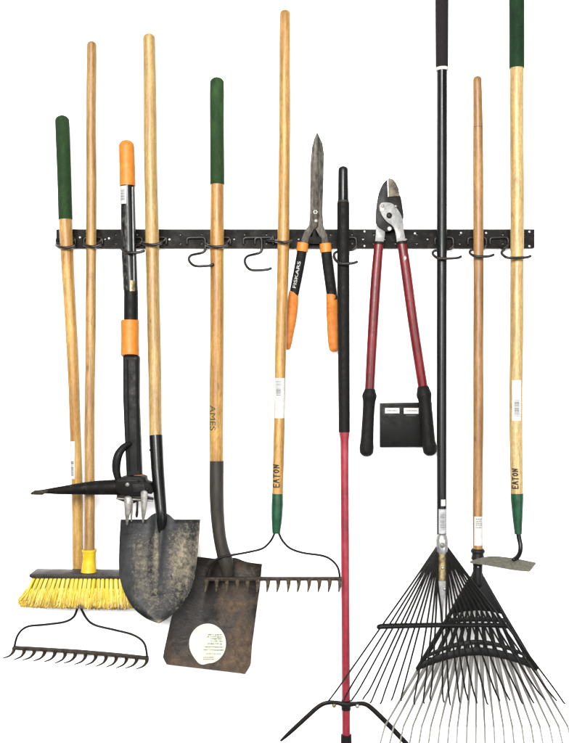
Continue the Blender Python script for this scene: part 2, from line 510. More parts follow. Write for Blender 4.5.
bm = bmesh.new(); prism(bm, [(56.2, 229.6), (59, 229.4), (59, 241), (56.2, 241)], .022, .0075, .0008)
T.part('end_stop', bm, 'rail')

# ================================================================== hooks
def hook(label, xl, xr, yb, yf, df, dl=None, staple=True, sx=None):
    """vinyl coated wire: two prongs in the rail holes, a drop, and a C that opens to the right"""
    sx = sx if sx is not None else xl + 15
    r = L(1.4, .05)
    bm = bmesh.new()
    dl = dl or (.024 + df) / 2
    path = [(sx - 18, 244, .0165), (sx - 18, 240, .0175), (sx - 16.5, 238, .0178), (sx - 9, 237.6, .0178), (sx - 2, 237.6, .0178), (sx, 239.5, .0185), (sx + .3, 244, .020),
            (sx + .2, yb - 4, .021), (sx - 2, yb - 1.2, .0215), (sx - 6, yb, .023),
            (xl + 2.6, yb + (yf - yb) * .15, dl - .014), (xl, yb + (yf - yb) * .45, dl), (xl + 2.2, yb + (yf - yb) * .82, df - .010),
            (xl + 7.5, yf + .6, df), (xr - 5, yf + .3, df + .001), (xr, yf - 1.2, df)]
    pts = [P(*p) for p in catmull(path, 6)]
    tube(bm, pts, r, 10)
    base = P(sx - 9, 238, .017)
    o = finish('wire_hook', bm, 'hook', base)
    o['label'] = label; o['category'] = 'hook'; o['group'] = 'wire hooks along the tool rail'
hook('dark wire hook gripping the short green-topped rake handle at the left end of the rail', 55.8, 74.5, 243, 247, .083, sx=75)
hook('dark wire hook gripping the thin broom handle of tan wood', 83.8, 100.5, 243, 246, .086, sx=102)
hook('dark wire hook round the black weeder shaft with orange bands', 121.5, 144, 245, 252, .094, sx=142)
hook('dark wire hook round the pale wooden handle of the round-point shovel', 142.6, 161, 242, 244.2, .092, sx=166)
hook('empty dark wire hook between the round-point shovel and the green-gripped square shovel', 188.8, 213, 253.5, 265.5, .080, sx=205)
hook('dark wire hook gripping the square shovel handle below its green grip', 206.5, 227, 243, 246.2, .088, sx=230)
hook('empty dark wire hook hanging between the square shovel and the tall honey-coloured rake handle', 244.8, 271, 254, 269.5, .080, sx=261.5)
hook('dark wire hook gripping the tall honey-coloured rake handle beside the hedge shears', 275.4, 292, 240.5, 241.8, .086, sx=273)
hook('dark wire hook round the black grip of the crimson pole', 334, 357, 250, 263, .088, sx=356)
hook('dark wire hook round the thin black rake pole', 432.6, 461, 249.5, 257.8, .090, sx=453)
hook('dark wire hook round the thin brown wooden rake handle', 469.6, 493.5, 249, 256, .086, sx=486)
hook('dark wire hook round the cream hoe handle at the right end of the rail', 501.4, 530.5, 248.5, 257.2, .090, sx=508)

# ================================================================== bow rake with green grip (left)
T = Thing('bow_rake', 'bow rake with green foam grip, its toothed head hanging below the yellow broom', 'rake', P(79, 660, .04), 'bow rakes on the rail')
tab = wobble([(117, 62, 6.6, .056), (219, 65.6, 6.5, .056), (245, 67, 6.3, .056), (380, 73.6, 5.5, .045), (500, 77, 5.4, .036), (590, 78.6, 5.3, .034)], .3, 117, 590)
bm = bmesh.new(); rod(bm, tab, 200, 586, caps=('flat', 'flat'), steps=40); h = T.part('handle', bm, 'wood_amber')
bm = bmesh.new(); rod(bm, tab, 121, 219.5, caps=('round', 'flat'), extra=.45); T.part('grip', bm, 'green_foam')
bm = bmesh.new(); rod(bm, [(584, 78.4, 5.7, .034), (596, 78.8, 5, .034), (606, 79.2, 3.4, .034)], 584, 606, steps=10); T.part('ferrule', bm, 'iron')
lb = T.part('label', sticker(tab, 69.8, 76, 441, 478.5), 'paper')
T.part('barcode', patches(lambda x, y: on_rod(tab, x, y, .0007), barcode(71.5, 74.8, 461, 476, 2)), 'ink_grey', lb)
d0 = .036
bm = bmesh.new()
for pts in ([(78.8, 604, d0), (77.6, 608, d0), (73.5, 617, d0), (64, 622, d0), (45, 624.6, d0), (27, 626.8, d0), (17.7, 635.4, d0), (13.8, 650, d0)],
            [(79.8, 604, d0), (81, 608, d0), (87, 619, d0), (95.5, 625.2, d0), (115, 630, d0), (133.5, 635, d0), (144.4, 643.6, d0), (147.5, 660, d0)]):
    tube(bm, [P(*q) for q in catmull(pts, 6)], L(1.15), 10)
T.part('bow', bm, 'iron')
bm = bmesh.new(); prism(bm, [(12.2, 646.8), (40, 648.2), (80, 650.7), (120, 654.2), (148.4, 657.4), (148.2, 660.4), (120, 657.6), (80, 654.2), (40, 651.4), (12.6, 650)], d0 + .006, .012, .0012)
T.part('head_bar', bm, 'rust_iron')
for i in range(14):
    x = 14 + i * (133 / 13); y = 648.6 + i * (10.4 / 13)
    j = random.uniform(-.9, .9)
    q = [(x, y, d0), (x - .6 + j * .3, y + 3.4, d0 + .012), (x - 4 + j, y + 7.4, d0 + .030), (x - 11 + j, y + 10.2 + j * .6, d0 + .046)]
    pts = [P(*a) for a in catmull(q, 5)]
    bm = bmesh.new(); tube(bm, pts, [L(2.15) * (1 - .78 * k / (len(pts) - 1)) for k in range(len(pts))], 8)
    T.part('tooth', bm, 'rust_iron')

# ================================================================== push broom
T = Thing('push_broom', 'push broom with dirty yellow bristles, dark block and tan wooden handle', 'broom', P(80, 608, .08))
tab = wobble([(41, 91.9, 4.9, .062), (240, 91, 5.1, .062), (390, 90, 5.0, .074), (550, 89.6, 5.2, .088), (575, 89.4, 5.2, .09)], .3, 41, 575)
bm = bmesh.new(); rod(bm, tab, 45, 558, caps=('round', 'flat'), steps=40); T.part('handle', bm, 'wood_tan')
st = [(549.4, 89.4, 7.2, .088), (551.6, 89.4, 7.3, .088), (552.4, 89.4, 6.6, .088), (560, 89.2, 6.3, .088), (566, 89, 6.9, .089), (573, 88.8, 7.9, .09)]
bm = bmesh.new(); rod(bm, st, 549.4, 573, caps=('flat', 'flat'), steps=24); T.part('socket', bm, 'yellow')
bm = bmesh.new()
prism(bm, [(29.2, 574.4), (31, 573.8), (80, 574.2), (135, 574.8), (135.4, 579), (80, 578.6), (31.5, 578.4), (28.9, 577)], .118, .062, .0018)
T.part('block', bm, 'socket_grey')
bm = bmesh.new()
rnd = random.Random(5)
hts = []
for row, (dd, dt) in enumerate(((.110, .124), (.098, .106), (.086, .088), (.074, .066), (.064, .050))):
    for i in range(23):
        fx = (i + .5 * (row % 2)) / 22.5
        bx = 34 + fx * 97
        lean = (fx - .78) * 15 + rnd.uniform(-.8, .8)
        for k in range(58):
            a = rnd.uniform(0, 6.28); q = math.sqrt(rnd.random())
            x0 = bx + math.cos(a) * q * 1.25; dd0 = dd + math.sin(a) * q * .003
            sp = rnd.uniform(.75, 1.12)
            x1 = bx + lean * sp + math.cos(a) * q * 2.7 + rnd.gauss(0, .7)
            d1 = dt + math.sin(a) * q * .009 + rnd.gauss(0, .002)
            y1 = 605.6 + rnd.gauss(0, .8) - 5.5 * max(0, abs(fx - .5) - .42) / .08 + 3 * fx
            xm = bx + lean * .5 + math.cos(a) * q * 1.55; dm = dd0 + (d1 - dd0) * .45
            A, B, C_ = P(x0, 577.8, dd0), P(xm, 591, dm), P(x1, y1, d1)
            wd = L(.5)
            vs = []
            ang = rnd.uniform(0, 6.28)
            for pt, s_ in ((A, 1), (B, 1), (C_, .75)):
                vs.append([bm.verts.new(pt + Vector((math.cos(ang + j * 2.094) * wd * s_, math.sin(ang + j * 2.094) * wd * s_, 0))) for j in range(3)])
            for a_, b_ in zip(vs, vs[1:]):
                for j in range(3):
                    bm.faces.new((a_[j], a_[(j + 1) % 3], b_[(j + 1) % 3], b_[j]))
            bm.faces.new(vs[2])
for k in range(11000):
    fx = rnd.random()
    t = rnd.random() ** .8
    y = 591 + 14.5 * t
    edge = 33 - 12.5 * (y - 578) / 24 if y < 602 else 20.5 + (y - 602) * 1.2
    x = edge + (136 - edge) * fx
    dd = rnd.uniform(.045, .1155 + .012 * (y - 578) / 28)
    if rnd.random() < .75: dd = .1135 + .0135 * (y - 578) / 28 - abs(rnd.gauss(0, .0025))
    ln = rnd.uniform(3.5, 8)
    a = rnd.gauss((fx - .78) * .55, .22)
    A = P(x, y - ln * .5, dd - .001); C_ = P(min(x + math.sin(a) * ln, 137), min(y + math.cos(a) * ln * .5, 607.4 + 1.6 * fx + rnd.gauss(0, .4)), dd + rnd.gauss(.001, .002))
    vs = []
    wd = L(rnd.uniform(.28, .5))
    for pt, s_ in ((A, 1), (A.lerp(C_, .55), 1), (C_, .6)):
        vs.append([bm.verts.new(pt + Vector((math.cos(j * 2.094 + k) * wd * s_, math.sin(j * 2.094 + k) * wd * s_, 0))) for j in range(3)])
    for a_, b_ in zip(vs, vs[1:]):
        for j in range(3):
            bm.faces.new((a_[j], a_[(j + 1) % 3], b_[(j + 1) % 3], b_[j]))
T.part('bristles', bm, 'bristle', crust=lambda v: max(0, min(1.15, (unpx(v)[1] - 580) / 24)))

# ================================================================== stand-up weeder
T = Thing('weeder', 'stand-up weeder with orange bands, black shaft, foot pedal and steel claws', 'weeder', P(132, 526, .1))
tab = [(142, 126.5, 7.2, .064), (186, 127.5, 7.4, .064), (250, 129, 7.4, .064), (292, 131, 7.2, .068), (360, 131, 8.1, .080), (400, 131.3, 8.1, .090), (478, 133.2, 8.1, .112), (500, 134, 8, .118)]
bm = bmesh.new(); rod(bm, tab, 146, 186, caps=('round', 'flat'), extra=.5, steps=12); T.part('grip', bm, 'orange')
bm = bmesh.new(); rod(bm, tab, 184, 296, caps=('flat', 'flat'), extra=-.2); T.part('upper_shaft', bm, 'black_enamel')
lb = T.part('label', sticker(tab, 120.4, 127.6, 187, 204.8), 'paper')
T.part('barcode', patches(lambda x, y: on_rod(tab, x, y, .0007), barcode(122, 126, 191, 202, 9)), 'ink_grey', lb)
T.part('worn_label', sticker(tab, 121.4, 128.8, 207, 291), 'worn_tube')
bm = bmesh.new(); rod(bm, [(186, 132.4, .85, .0805), (250, 133.6, .85, .0805), (284, 134.2, .85, .0805)], 187, 281, caps=('flat', 'flat'), steps=10, n=12); T.part('thin_rod', bm, 'alu')  # thin pale grey rod down the right of the upper shaft
T.part('worn_label', sticker(tab, 131.2, 136, 281, 291.6), 'brass', label='tarnished gold label')
bm = bmesh.new(); rod(bm, [(291, 131, 7.0, .068), (320, 131, 7.1, .073)], 291, 321, caps=('flat', 'flat'), steps=6); T.part('sleeve', bm, 'black_plastic')
bm = bmesh.new(); rod(bm, [(320, 130, 8.7, .073), (322, 130, 9.1, .073), (338, 130, 8.8, .076), (354, 130, 9.1, .079), (356, 130, 8.7, .08)], 320, 356, caps=('flat', 'flat'), steps=18); T.part('collar', bm, 'orange')
bm = bmesh.new()
prism(bm, [(122.6, 355.5), (138.6, 355.5), (138.4, 400), (141.4, 480), (126.4, 480), (124, 430), (122.8, 400)], lambda x, y: .094 + (y - 355) * .00025, .030, .005, 4)
T.part('shaft', bm, 'black_plastic')
bm = bmesh.new()
for x in (127.3, 136):
    tube(bm, [P(x + (y - 360) * .018, y, .0955 + (y - 355) * .00025) for y in (360, 400, 440, 470)], L(.7), 8)
T.part('rib', bm, 'black_plastic')
bm = bmesh.new(); rod(bm, [(474.8, 134.4, 9.2, .114), (478.6, 134.6, 9.4, .114)], 474.8, 478.6, caps=('flat', 'flat'), steps=3); T.part('ring', bm, 'orange_soft')
bm = bmesh.new()
q = [(130, 443.5, .122), (124.5, 446.4, .126), (119, 453.6, .130), (116.6, 462, .132), (116.4, 471, .132), (119, 482, .132)]
cp = catmull(q, 6)
tube(bm, [P(*a) for a in cp], [L(1.6 + 2.7 * math.sin(math.pi * min(1, i / (len(cp) - 1) * .8 + .04))) for i in range(len(cp))], 12)
T.part('eject_lever', bm, 'black_plastic')
bm = bmesh.new()
cp = catmull([(36, 492.2, .128, 1.9), (44, 491.4, .128, 2.1), (60, 490.4, .130, 3.9), (85, 488.4, .132, 6.0), (106, 487.4, .134, 7.2), (128, 487, .134, 7.6)], 6)
tube(bm, [P(a[0], a[1], a[2]) for a in cp], [L(a[3]) for a in cp], 18, ('round', 'flat'), .8)
pedal = T.part('foot_pedal', bm, 'rail')
bm = bmesh.new(); tube(bm, [P(*a) for a in ((31.5, 493.6, .130), (35, 492.6, .132), (42, 492.4, .134), (47.5, 490.8, .133))], [L(1.2), L(2.3), L(2.6), L(1.2)], 12, flat=.8)
T.part('pedal_tip', bm, 'rust_iron', pedal)
bm = bmesh.new()
prism(bm, catmull([(116, 480), (124, 477), (134, 476.6), (143.6, 477.6), (145, 482), (150, 484.5), (152.6, 490), (151.6, 494), (146, 493.5), (143, 495.8), (130, 496), (120, 494.5), (115, 489), (116, 480)][:-1], 3), .154, .055, .004, 3)
T.part('head_block', bm, 'rail')
bm = bmesh.new()
prism(bm, [(116.5, 495), (140, 495.5), (152, 499.4), (152, 501.6), (138, 501.4), (134, 503.4), (126, 502.6), (117, 499.4)], .150, .035, .0015)
T.part('claw_plate', bm, 'iron')
for q, mt in (([(128, 499, .158, 3.9), (128, 505, .160, 3.6), (127.4, 514, .161, 2.6), (127, 524.5, .158, .8)], 'steel'),
              ([(144.2, 493, .158, 3.4), (144.2, 503, .160, 3.0), (143.6, 513, .161, 2.2), (143, 522.5, .158, .7)], 'steel'),
              ([(131.5, 500, .150, 1.6), (131.6, 510, .151, 1.4), (131.4, 521, .150, .7)], 'steel'),
              ([(137.4, 500, .152, 1.2), (137.3, 508, .153, 1.1), (136.8, 514.5, .152, 1.5), (136.7, 517, .152, .9)], 'iron')):
    cp = catmull(q, 5); bm = bmesh.new()
    tube(bm, [P(*a[:3]) for a in cp], [L(a[3]) for a in cp], 10, flat=.4)
    T.part('claw', bm, mt)
for bx, by, br in ((127.5, 484.5, 2.2), (147.4, 489, 1.7), (138.6, 481, 1.2)):
    bm = bmesh.new(); disc_stud(bm, bx, by, .154, L(br), .004, 8); T.part('bolt', bm, 'steel' if br > 2 else 'iron')
bm = bmesh.new(); prism(bm, [(117.5, 480.6), (143.4, 480), (144, 481.2), (117.2, 482)], .1555, .004, .0004); prism(bm, [(132, 484), (144.4, 484), (145.6, 491.6), (133, 492.6)], .1568, .006, .0012); T.part('bracket', bm, 'jaw')
bm = bmesh.new(); tube(bm, [P(117, 498.4, .152), P(152.6, 500.6, .153)], L(.9), 10); T.part('pin', bm, 'steel')

# ================================================================== round-point shovel
T = Thing('round_point_shovel', 'round-point shovel with a mud-crusted dark blade, black socket and pale wood handle', 'shovel', P(158, 623, .13))
tab = wobble([(34, 149, 6.3, .062), (120, 150.5, 6.6, .062), (240, 152, 6.8, .064), (390, 154.8, 6.5, .082), (436, 155.6, 6.4, .090), (450, 156, 6.4, .092)], .3, 34, 450)
bm = bmesh.new(); rod(bm, tab, 38.5, 446, caps=('round', 'flat'), steps=44); T.part('handle', bm, 'wood_pale')
st = [(435.5, 155.8, 6.8, .090), (470, 157.6, 6.5, .104), (496, 159.8, 6.0, .120), (512, 161.3, 5.6, .129), (522, 161.6, 5.4, .130), (534, 160.6, 3.0, .127)]
bm = bmesh.new(); rod(bm, st, 435.5, 533, caps=('flat', 'round'), steps=24); T.part('socket', bm, 'black_enamel')
bm = bmesh.new(); disc_stud(bm, 150.3, 450, .100, L(1.2), .003); T.part('rivet', bm, 'iron')

left = [(519.5, 120.6), (545, 119.2), (573, 119.2), (589, 123), (600, 128), (607, 132.6), (613, 138.5), (618.4, 146), (621.5, 153), (623.4, 159)]
right = [(519.5, 200.4), (548, 198.2), (577, 194.6), (590, 190.4), (599, 185.8), (608, 179), (616.4, 170.4), (620.5, 164.5), (623.4, 159)]
ls = catmull(left, 6); rs_ = catmull(right, 6)
def sh_depth(u, v):
    """u -1..1 across, v 0..1 down: dished, with a raised frog in the middle of the upper half"""
    d = .124 + .034 * abs(u) ** 2.4 * (1 - .5 * v) + .014 * v
    fr = math.exp(-((u + .02 + .06 * v) / .17) ** 2) * max(0, 1 - v / .62) ** .7
    gr = math.exp(-((u + .02 + .06 * v) / .05) ** 2) * max(0, 1 - v / .6) * .6
    return d + .017 * fr - .013 * gr
bm = bmesh.new(); NU, NV = 56, 60
layers = []
for off in (0, .0022):
    g = []
    for j in range(NV + 1):
        v = j / NV
        y = 519.5 + (623.4 - 519.5) * (1 - (1 - v) ** 1.35)
        xl = lerp_tab(ls, y)[0]; xr = lerp_tab(rs_, y)[0]
        row = []
        for i in range(NU + 1):
            u = -1 + 2 * i / NU
            x = (xl + xr) / 2 + (xr - xl) / 2 * u
            yy = y - (7.0 * max(0, 1 - (abs(u + .0) / .34) ** 2.4) if abs(u) < .34 else 0) * max(0, 1 - v * 14) + .0
            dd = sh_depth(u, v)
            if v == 0 and abs(u) > .36: dd += .006
            row.append(bm.verts.new(P(x, yy, dd) + Vector((0, off, 0))))
        g.append(row)
    layers.append(g)
def skin(bm, layers, NU, NV):
    a, b = layers
    for j in range(NV):
        for i in range(NU):
            bm.faces.new((a[j][i], a[j + 1][i], a[j + 1][i + 1], a[j][i + 1]))
            bm.faces.new((b[j][i], b[j][i + 1], b[j + 1][i + 1], b[j + 1][i]))
    rim = [(0, i) for i in range(NU)] + [(j, NU) for j in range(NV)] + [(NV, i) for i in range(NU, 0, -1)] + [(j, 0) for j in range(NV, 0, -1)]
    for p, q in zip(rim, rim[1:] + rim[:1]):
        bm.faces.new((a[p[0]][p[1]], a[q[0]][q[1]], b[q[0]][q[1]], b[p[0]][p[1]]))
skin(bm, layers, NU, NV)
def mud(v):
    x, y = unpx(v)
    m = -.17
    m += .36 * math.exp(-((x - 182) / 16) ** 2 - ((y - 560) / 34) ** 2)
    m += .20 * math.exp(-((x - 141) / 13) ** 2 - ((y - 557) / 26) ** 2)
    m += .40 * math.exp(-((x - 156.5) / 2.6) ** 2 - ((y - 556) / 26) ** 2)
    m += .14 * math.exp(-((x - 150) / 22) ** 2 - ((y - 597) / 20) ** 2)
    m += .30 * math.exp(-((x - 199) / 3) ** 2 - ((y - 545) / 20) ** 2)
    m -= .4 * math.exp(-((x - 162) / 17) ** 2 - ((y - 517) / 11) ** 2)
    m -= .3 * math.exp(-((x - 120) / 7) ** 2)
    m -= .34 * math.exp(-((x - 163.5 + (y - 540) * .08) / 4) ** 2 - ((y - 552) / 26) ** 2)
    m += .5 * math.exp(-((x - 157) / 6) ** 2 - ((y - 622) / 3) ** 2)
    return m
T.part('blade', bm, 'shovel', angle=55, crust=mud)

# ================================================================== square shovel
T = Thing('square_shovel', 'square-mouth shovel with green foam grip, rusty brown blade and a round cream sticker', 'shovel', P(206, 670, .07))
tab = wobble([(78, 217.4, 6.6, .060), (184, 217, 6.6, .060), (245, 216.8, 7.0, .060), (390, 216.6, 7.1, .060), (461, 216.6, 6.9, .064), (480, 216.6, 6.8, .066)], .3, 78, 480)
bm = bmesh.new(); rod(bm, tab, 170, 474, caps=('flat', 'flat'), steps=36); T.part('handle', bm, 'wood_orange')
bm = bmesh.new(); rod(bm, tab, 83, 184.5, caps=('round', 'flat'), extra=.5); T.part('grip', bm, 'green_foam')
T.part('lettering', text_mesh('AMES', lambda x, y: on_rod(tab, x, y, .0006), 213.2, 417.6, 25, 5.6, DOWN), 'ink_green')
st = catmull([(461, 216.6, 7.1, .064), (490, 216.5, 7.1, .068), (515, 217.4, 6.8, .072), (535, 219.4, 6.4, .077), (550, 222.4, 6.6, .082), (562, 226, 7.4, .082), (574, 228, 6, .077)], 5)
bm = bmesh.new(); rod(bm, st, 461, 574, caps=('flat', 'round'), steps=36); T.part('socket', bm, 'socket_grey')
def sp_depth(x, y):
    u = (x - 216 + (y - 560) * .09) / 42
    v = (y - 556) / 118
    d = .052 + .016 * u * u * u * u + .012 * v + .010 * math.exp(-((v) / .06) ** 2)
    d += .020 * math.exp(-((x - 225 + (y - 560) * .16) / 13) ** 2) * max(0, 1 - v / .55)
    d -= .008 * math.exp(-((x - 213 + (y - 560) * .25) / 5) ** 2) * max(0, 1 - v / .6)
    return d
lt = [(555, 191), (600, 176.4), (620, 170.8), (650, 164), (658, 162.8), (666, 165.4), (675, 168)]
rt = [(555, 262.4), (564, 262.2), (590, 259.4), (645, 252), (664, 250.8), (675, 246)]
bm = bmesh.new(); NU2, NV2 = 50, 60; layers = []
for off in (0, .0024):
    g = []
    for j in range(NV2 + 1):
        v = j / NV2; row = []
        for i in range(NU2 + 1):
            u = i / NU2
            yt = 556 + 8 * u + (0 if u < .45 else -3.0 * math.exp(-((u - .62) / .12) ** 2))
            yb = 664.6 + 9.6 * u
            y = yt + (yb - yt) * v
            xl = lerp_tab(lt, y)[0]; xr = lerp_tab(rt, y)[0]
            x = xl + (xr - xl) * u
            if v > .93: x = x + (210 - x) * .035 * ((v - .93) / .07) * (1 if (u < .04 or u > .94) else 0)
            row.append(bm.verts.new(P(x, y, sp_depth(x, y)) + Vector((0, off, 0))))
        g.append(row)
    layers.append(g)
skin(bm, layers, NU2, NV2)
def rust_and_shade(v):
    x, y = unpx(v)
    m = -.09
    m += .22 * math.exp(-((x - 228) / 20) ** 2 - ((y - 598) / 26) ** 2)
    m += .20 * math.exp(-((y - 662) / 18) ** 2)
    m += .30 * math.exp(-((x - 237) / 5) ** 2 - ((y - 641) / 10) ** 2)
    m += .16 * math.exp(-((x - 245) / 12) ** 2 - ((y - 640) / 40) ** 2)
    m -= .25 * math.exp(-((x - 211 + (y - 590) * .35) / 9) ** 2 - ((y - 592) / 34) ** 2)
    m -= .10 * math.exp(-((x - 180) / 14) ** 2 - ((y - 600) / 34) ** 2)  # left side: thinner rust, partly shade put into the colour
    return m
T.part('blade', bm, 'spade', angle=55, crust=rust_and_shade)
surf = lambda l: (lambda x, y: P(x, y, sp_depth(x, y) + l))
bm = bmesh.new()
n = 56; rings = []
for l in (.0016,):
    cen = bm.verts.new(surf(l)(207.6, 644.4)); prev = None
    for f in (.25, .5, .75, 1.0):
        ring = []
        for k in range(n):
            a = 2 * math.pi * k / n
            lump = .10 * math.exp(-((((a - 4.35 + math.pi) % (2 * math.pi)) - math.pi) / .30) ** 2) - .03 * math.exp(-((((a - 4.75 + math.pi) % (2 * math.pi)) - math.pi) / .15) ** 2)
            rr = f * (1 + lump)
            ring.append(bm.verts.new(surf(l)(207.6 + math.cos(a) * 18.4 * rr, 643.6 - math.sin(a) * 20 * rr)))
        if prev is None:
            for k in range(n): bm.faces.new((cen, ring[k], ring[(k + 1) % n]))
        else:
            for k in range(n): bm.faces.new((prev[k], ring[k], ring[(k + 1) % n], prev[(k + 1) % n]))
        prev = ring
stk = T.part('sticker', bm, 'sticker')
rects = []
rnd = random.Random(8)
for y in (634, 636, 638, 640.4, 643):
    x = 207 + rnd.uniform(0, 4)
    while x < 221.5:
        wd = rnd.uniform(1.2, 4); rects.append((x, min(x + wd, 222.5), y, y + rnd.uniform(1.1, 2.1))); x += wd + rnd.uniform(.2, .8)
for y, x0, x1 in ((646.4, 205, 224), (649.4, 203.5, 224), (653.2, 206, 221)):
    rects += [(x0, (x0 + x1) / 2, y, y + 1.0), ((x0 + x1) / 2 + .4, x1, y + .1, y + 1.3)]
T.part('print', patches(surf(.0021), rects), 'print_green', stk)
T.part('print', patches(surf(.0021), textlines(203, 214, (657, 659), .8, 4)), 'ink_grey', stk)

# ================================================================== bow rake (middle)
T = Thing('bow_rake', 'bow rake with a tall honey wood handle, green ferrule and EATON written in black pen', 'rake', P(274, 592, .1), 'bow rakes on the rail')
tab = wobble([(10, 285.4, 5.3, .060), (60, 285, 5.6, .060), (240, 283.2, 5.9, .060), (390, 280.2, 5.6, .076), (494, 277.6, 5.5, .092), (500, 277.5, 5.5, .093)], .3, 10, 500)
bm = bmesh.new(); rod(bm, tab, 14, 498, caps=('round', 'flat'), steps=44); T.part('handle', bm, 'wood_honey')
lb = T.part('label', sticker(tab, 274.8, 284.6, 378, 418), 'paper')
T.part('barcode', patches(lambda x, y: on_rod(tab, x, y, .0007), barcode(276.5, 280.8, 381, 396, 4)), 'ink_grey', lb)
T.part('lettering', handwriting(lambda x, y: on_rod(tab, x, y, .0006), 276.4, 475.4, 24, 5.6, L(.66)), 'ink')
st = [(493.6, 277.5, 5.6, .092), (505, 277.3, 5.9, .093), (520, 276.8, 5.4, .095), (533.5, 276.2, 3.9, .097)]
bm = bmesh.new(); rod(bm, st, 493.6, 533.5, caps=('flat', 'flat'), steps=14); T.part('ferrule', bm, 'green_steel')
d0 = .100
bm = bmesh.new()
for pts in ([(275.4, 529, d0 - .003), (274, 534.5, d0), (270.3, 541.3, d0), (262.5, 548.4, d0), (248, 552.2, d0), (231.3, 555.2, d0), (221, 557.4, d0), (212.4, 562, d0), (207.6, 571, d0), (206.4, 579, d0)],
            [(277.6, 529, d0 - .003), (279.4, 534.5, d0), (283, 541.3, d0), (290.4, 548.4, d0), (303, 552.8, d0), (322, 555.6, d0), (331.5, 560, d0), (338, 568, d0), (340, 579, d0)]):
    tube(bm, [P(*q) for q in catmull(pts, 6)], L(1.15), 10)
T.part('bow', bm, 'iron')
bm = bmesh.new(); prism(bm, [(204.6, 577.6), (341.6, 577.6), (341.6, 581), (204.6, 581)], d0 + .006, .012, .0012)
T.part('head_bar', bm, 'rust_iron')
for i in range(14):
    x = 206.4 + i * (133.4 / 13); j = random.uniform(-.5, .5)
    q = [(x, 579.6, d0), (x + .1, 584, d0 + .010), (x - .3 + j * .5, 588.4, d0 + .026), (x - .9 + j, 591.8, d0 + .040)]
    pts = [P(*a) for a in catmull(q, 5)]
    bm = bmesh.new(); tube(bm, pts, [L(2.5) * (1 - .76 * k / (len(pts) - 1)) for k in range(len(pts))], 8)
    T.part('tooth', bm, 'tooth_iron')

# ================================================================== hedge shears
T = Thing('hedge_shears', 'hedge shears with stained grey blades pointing up and black and orange handles', 'shears', P(315, 352, .03))
bm = bmesh.new(); prism(bm, [(317.4, 132.4), (319.6, 137), (322.6, 143.4), (324, 154), (323.4, 180), (322.4, 212), (323.4, 226), (327, 234), (329.4, 244), (322, 245), (320, 237), (316, 230), (312, 226), (313, 200), (314.6, 160), (315.6, 140)], .036, .005, .0012)
T.part('blade', bm, 'steel_blade')
bm = bmesh.new(); prism(bm, [(317.2, 131.4), (314, 139), (312, 147), (310.2, 167), (310, 211), (309, 225), (304, 232), (300, 243.4), (307.6, 244.4), (309.6, 237), (313.4, 230), (318, 226), (318.6, 200), (318.4, 160), (318, 140)], .0425, .005, .0012)
T.part('blade', bm, 'steel_blade')
bm = bmesh.new(); disc_stud(bm, 316, 221, .0425, L(2.1), .003); T.part('pivot_bolt', bm, 'steel')
bm = bmesh.new()
for a in range(0, 360, 60):
    disc_stud(bm, 315.4 + 1.7 * math.cos(R(a)), 212 + 1.5 * math.sin(R(a)), .0426, L(.75), .0004, 10, False)
T.part('emblem', bm, 'ink_white')
bm = bmesh.new(); prism(bm, catmull([(306.8, 238), (309.6, 236.4), (312, 236.6), (313.2, 230.5), (315.6, 230.2), (316.6, 236.6), (320, 236.4), (321.8, 238.6), (321.4, 242.4), (318, 243), (310, 243), (307, 242)], 3), .038, .016, .0015)
T.part('bumper', bm, 'black_rubber')
def limb(bm, pts, flat=.75, caps=('round', 'round'), n=18):
    cp = catmull(pts, 6)
    tube(bm, [P(a[0], a[1], a[2]) for a in cp], [L(a[3]) for a in cp], n, caps, flat)
lh = [(303, 244, .036, 5.0), (299.4, 266, .034, 5.0), (294.4, 292, .032, 4.8), (293, 298, .032, 4.6)]
bm = bmesh.new(); limb(bm, [(303, 243, .036, 5.7), (301.8, 251.6, .036, 5.9)], .85, ('flat', 'flat')); T.part('collar', bm, 'orange')
bm = bmesh.new(); limb(bm, lh, .75, ('flat', 'flat')); hl = T.part('handle', bm, 'black_rubber')
ltab = [(244, 303, 5.0, .036), (266, 299.4, 5.0, .034), (292, 294.4, 4.8, .032), (300, 293, 4.7, .032)]
def on_limb(x, y):
    cx, r, d = lerp_tab(ltab, y)
    u = max(-.95, min(.95, (x - cx) / r)); rr = L(r, d)
    return P(cx, y, d) + Vector((u * rr, -math.sqrt(1 - u * u) * rr * .75 - .0012, 0))
slant = lambda cx, cy, a, b: (cx - b * .98 + a * .19, cy - a * .98 - b * .19)
T.part('lettering', text_mesh('FISKARS', on_limb, 296.6, 275, 27, 3.3, slant, .01), 'ink_white', hl)
bm = bmesh.new(); limb(bm, [(293.4, 293.4, .032, 4.9), (292.6, 306, .032, 5.7), (290.2, 322, .032, 5.9), (287.8, 336, .032, 5.4), (287.2, 343, .032, 4.9), (288, 347.4, .032, 3)], .75); T.part('grip', bm, 'orange_soft')
bm = bmesh.new(); limb(bm, [(325.2, 243.6, .036, 5.9), (326, 252.4, .036, 6.1)], .85, ('flat', 'flat')); T.part('collar', bm, 'orange')
bm = bmesh.new(); limb(bm, [(326, 249, .036, 5.4), (328, 266, .034, 5.5), (331.4, 292, .032, 5.4), (332.4, 300, .032, 5.2)], .75, ('flat', 'flat')); T.part('handle', bm, 'black_rubber')
bm = bmesh.new(); limb(bm, [(331.4, 295.6, .032, 5.6), (332.4, 312, .030, 6.2), (333, 330, .028, 6.0), (333.6, 342, .028, 5.8), (334, 348, .028, 5.2)], .75); T.part('grip', bm, 'orange_soft')

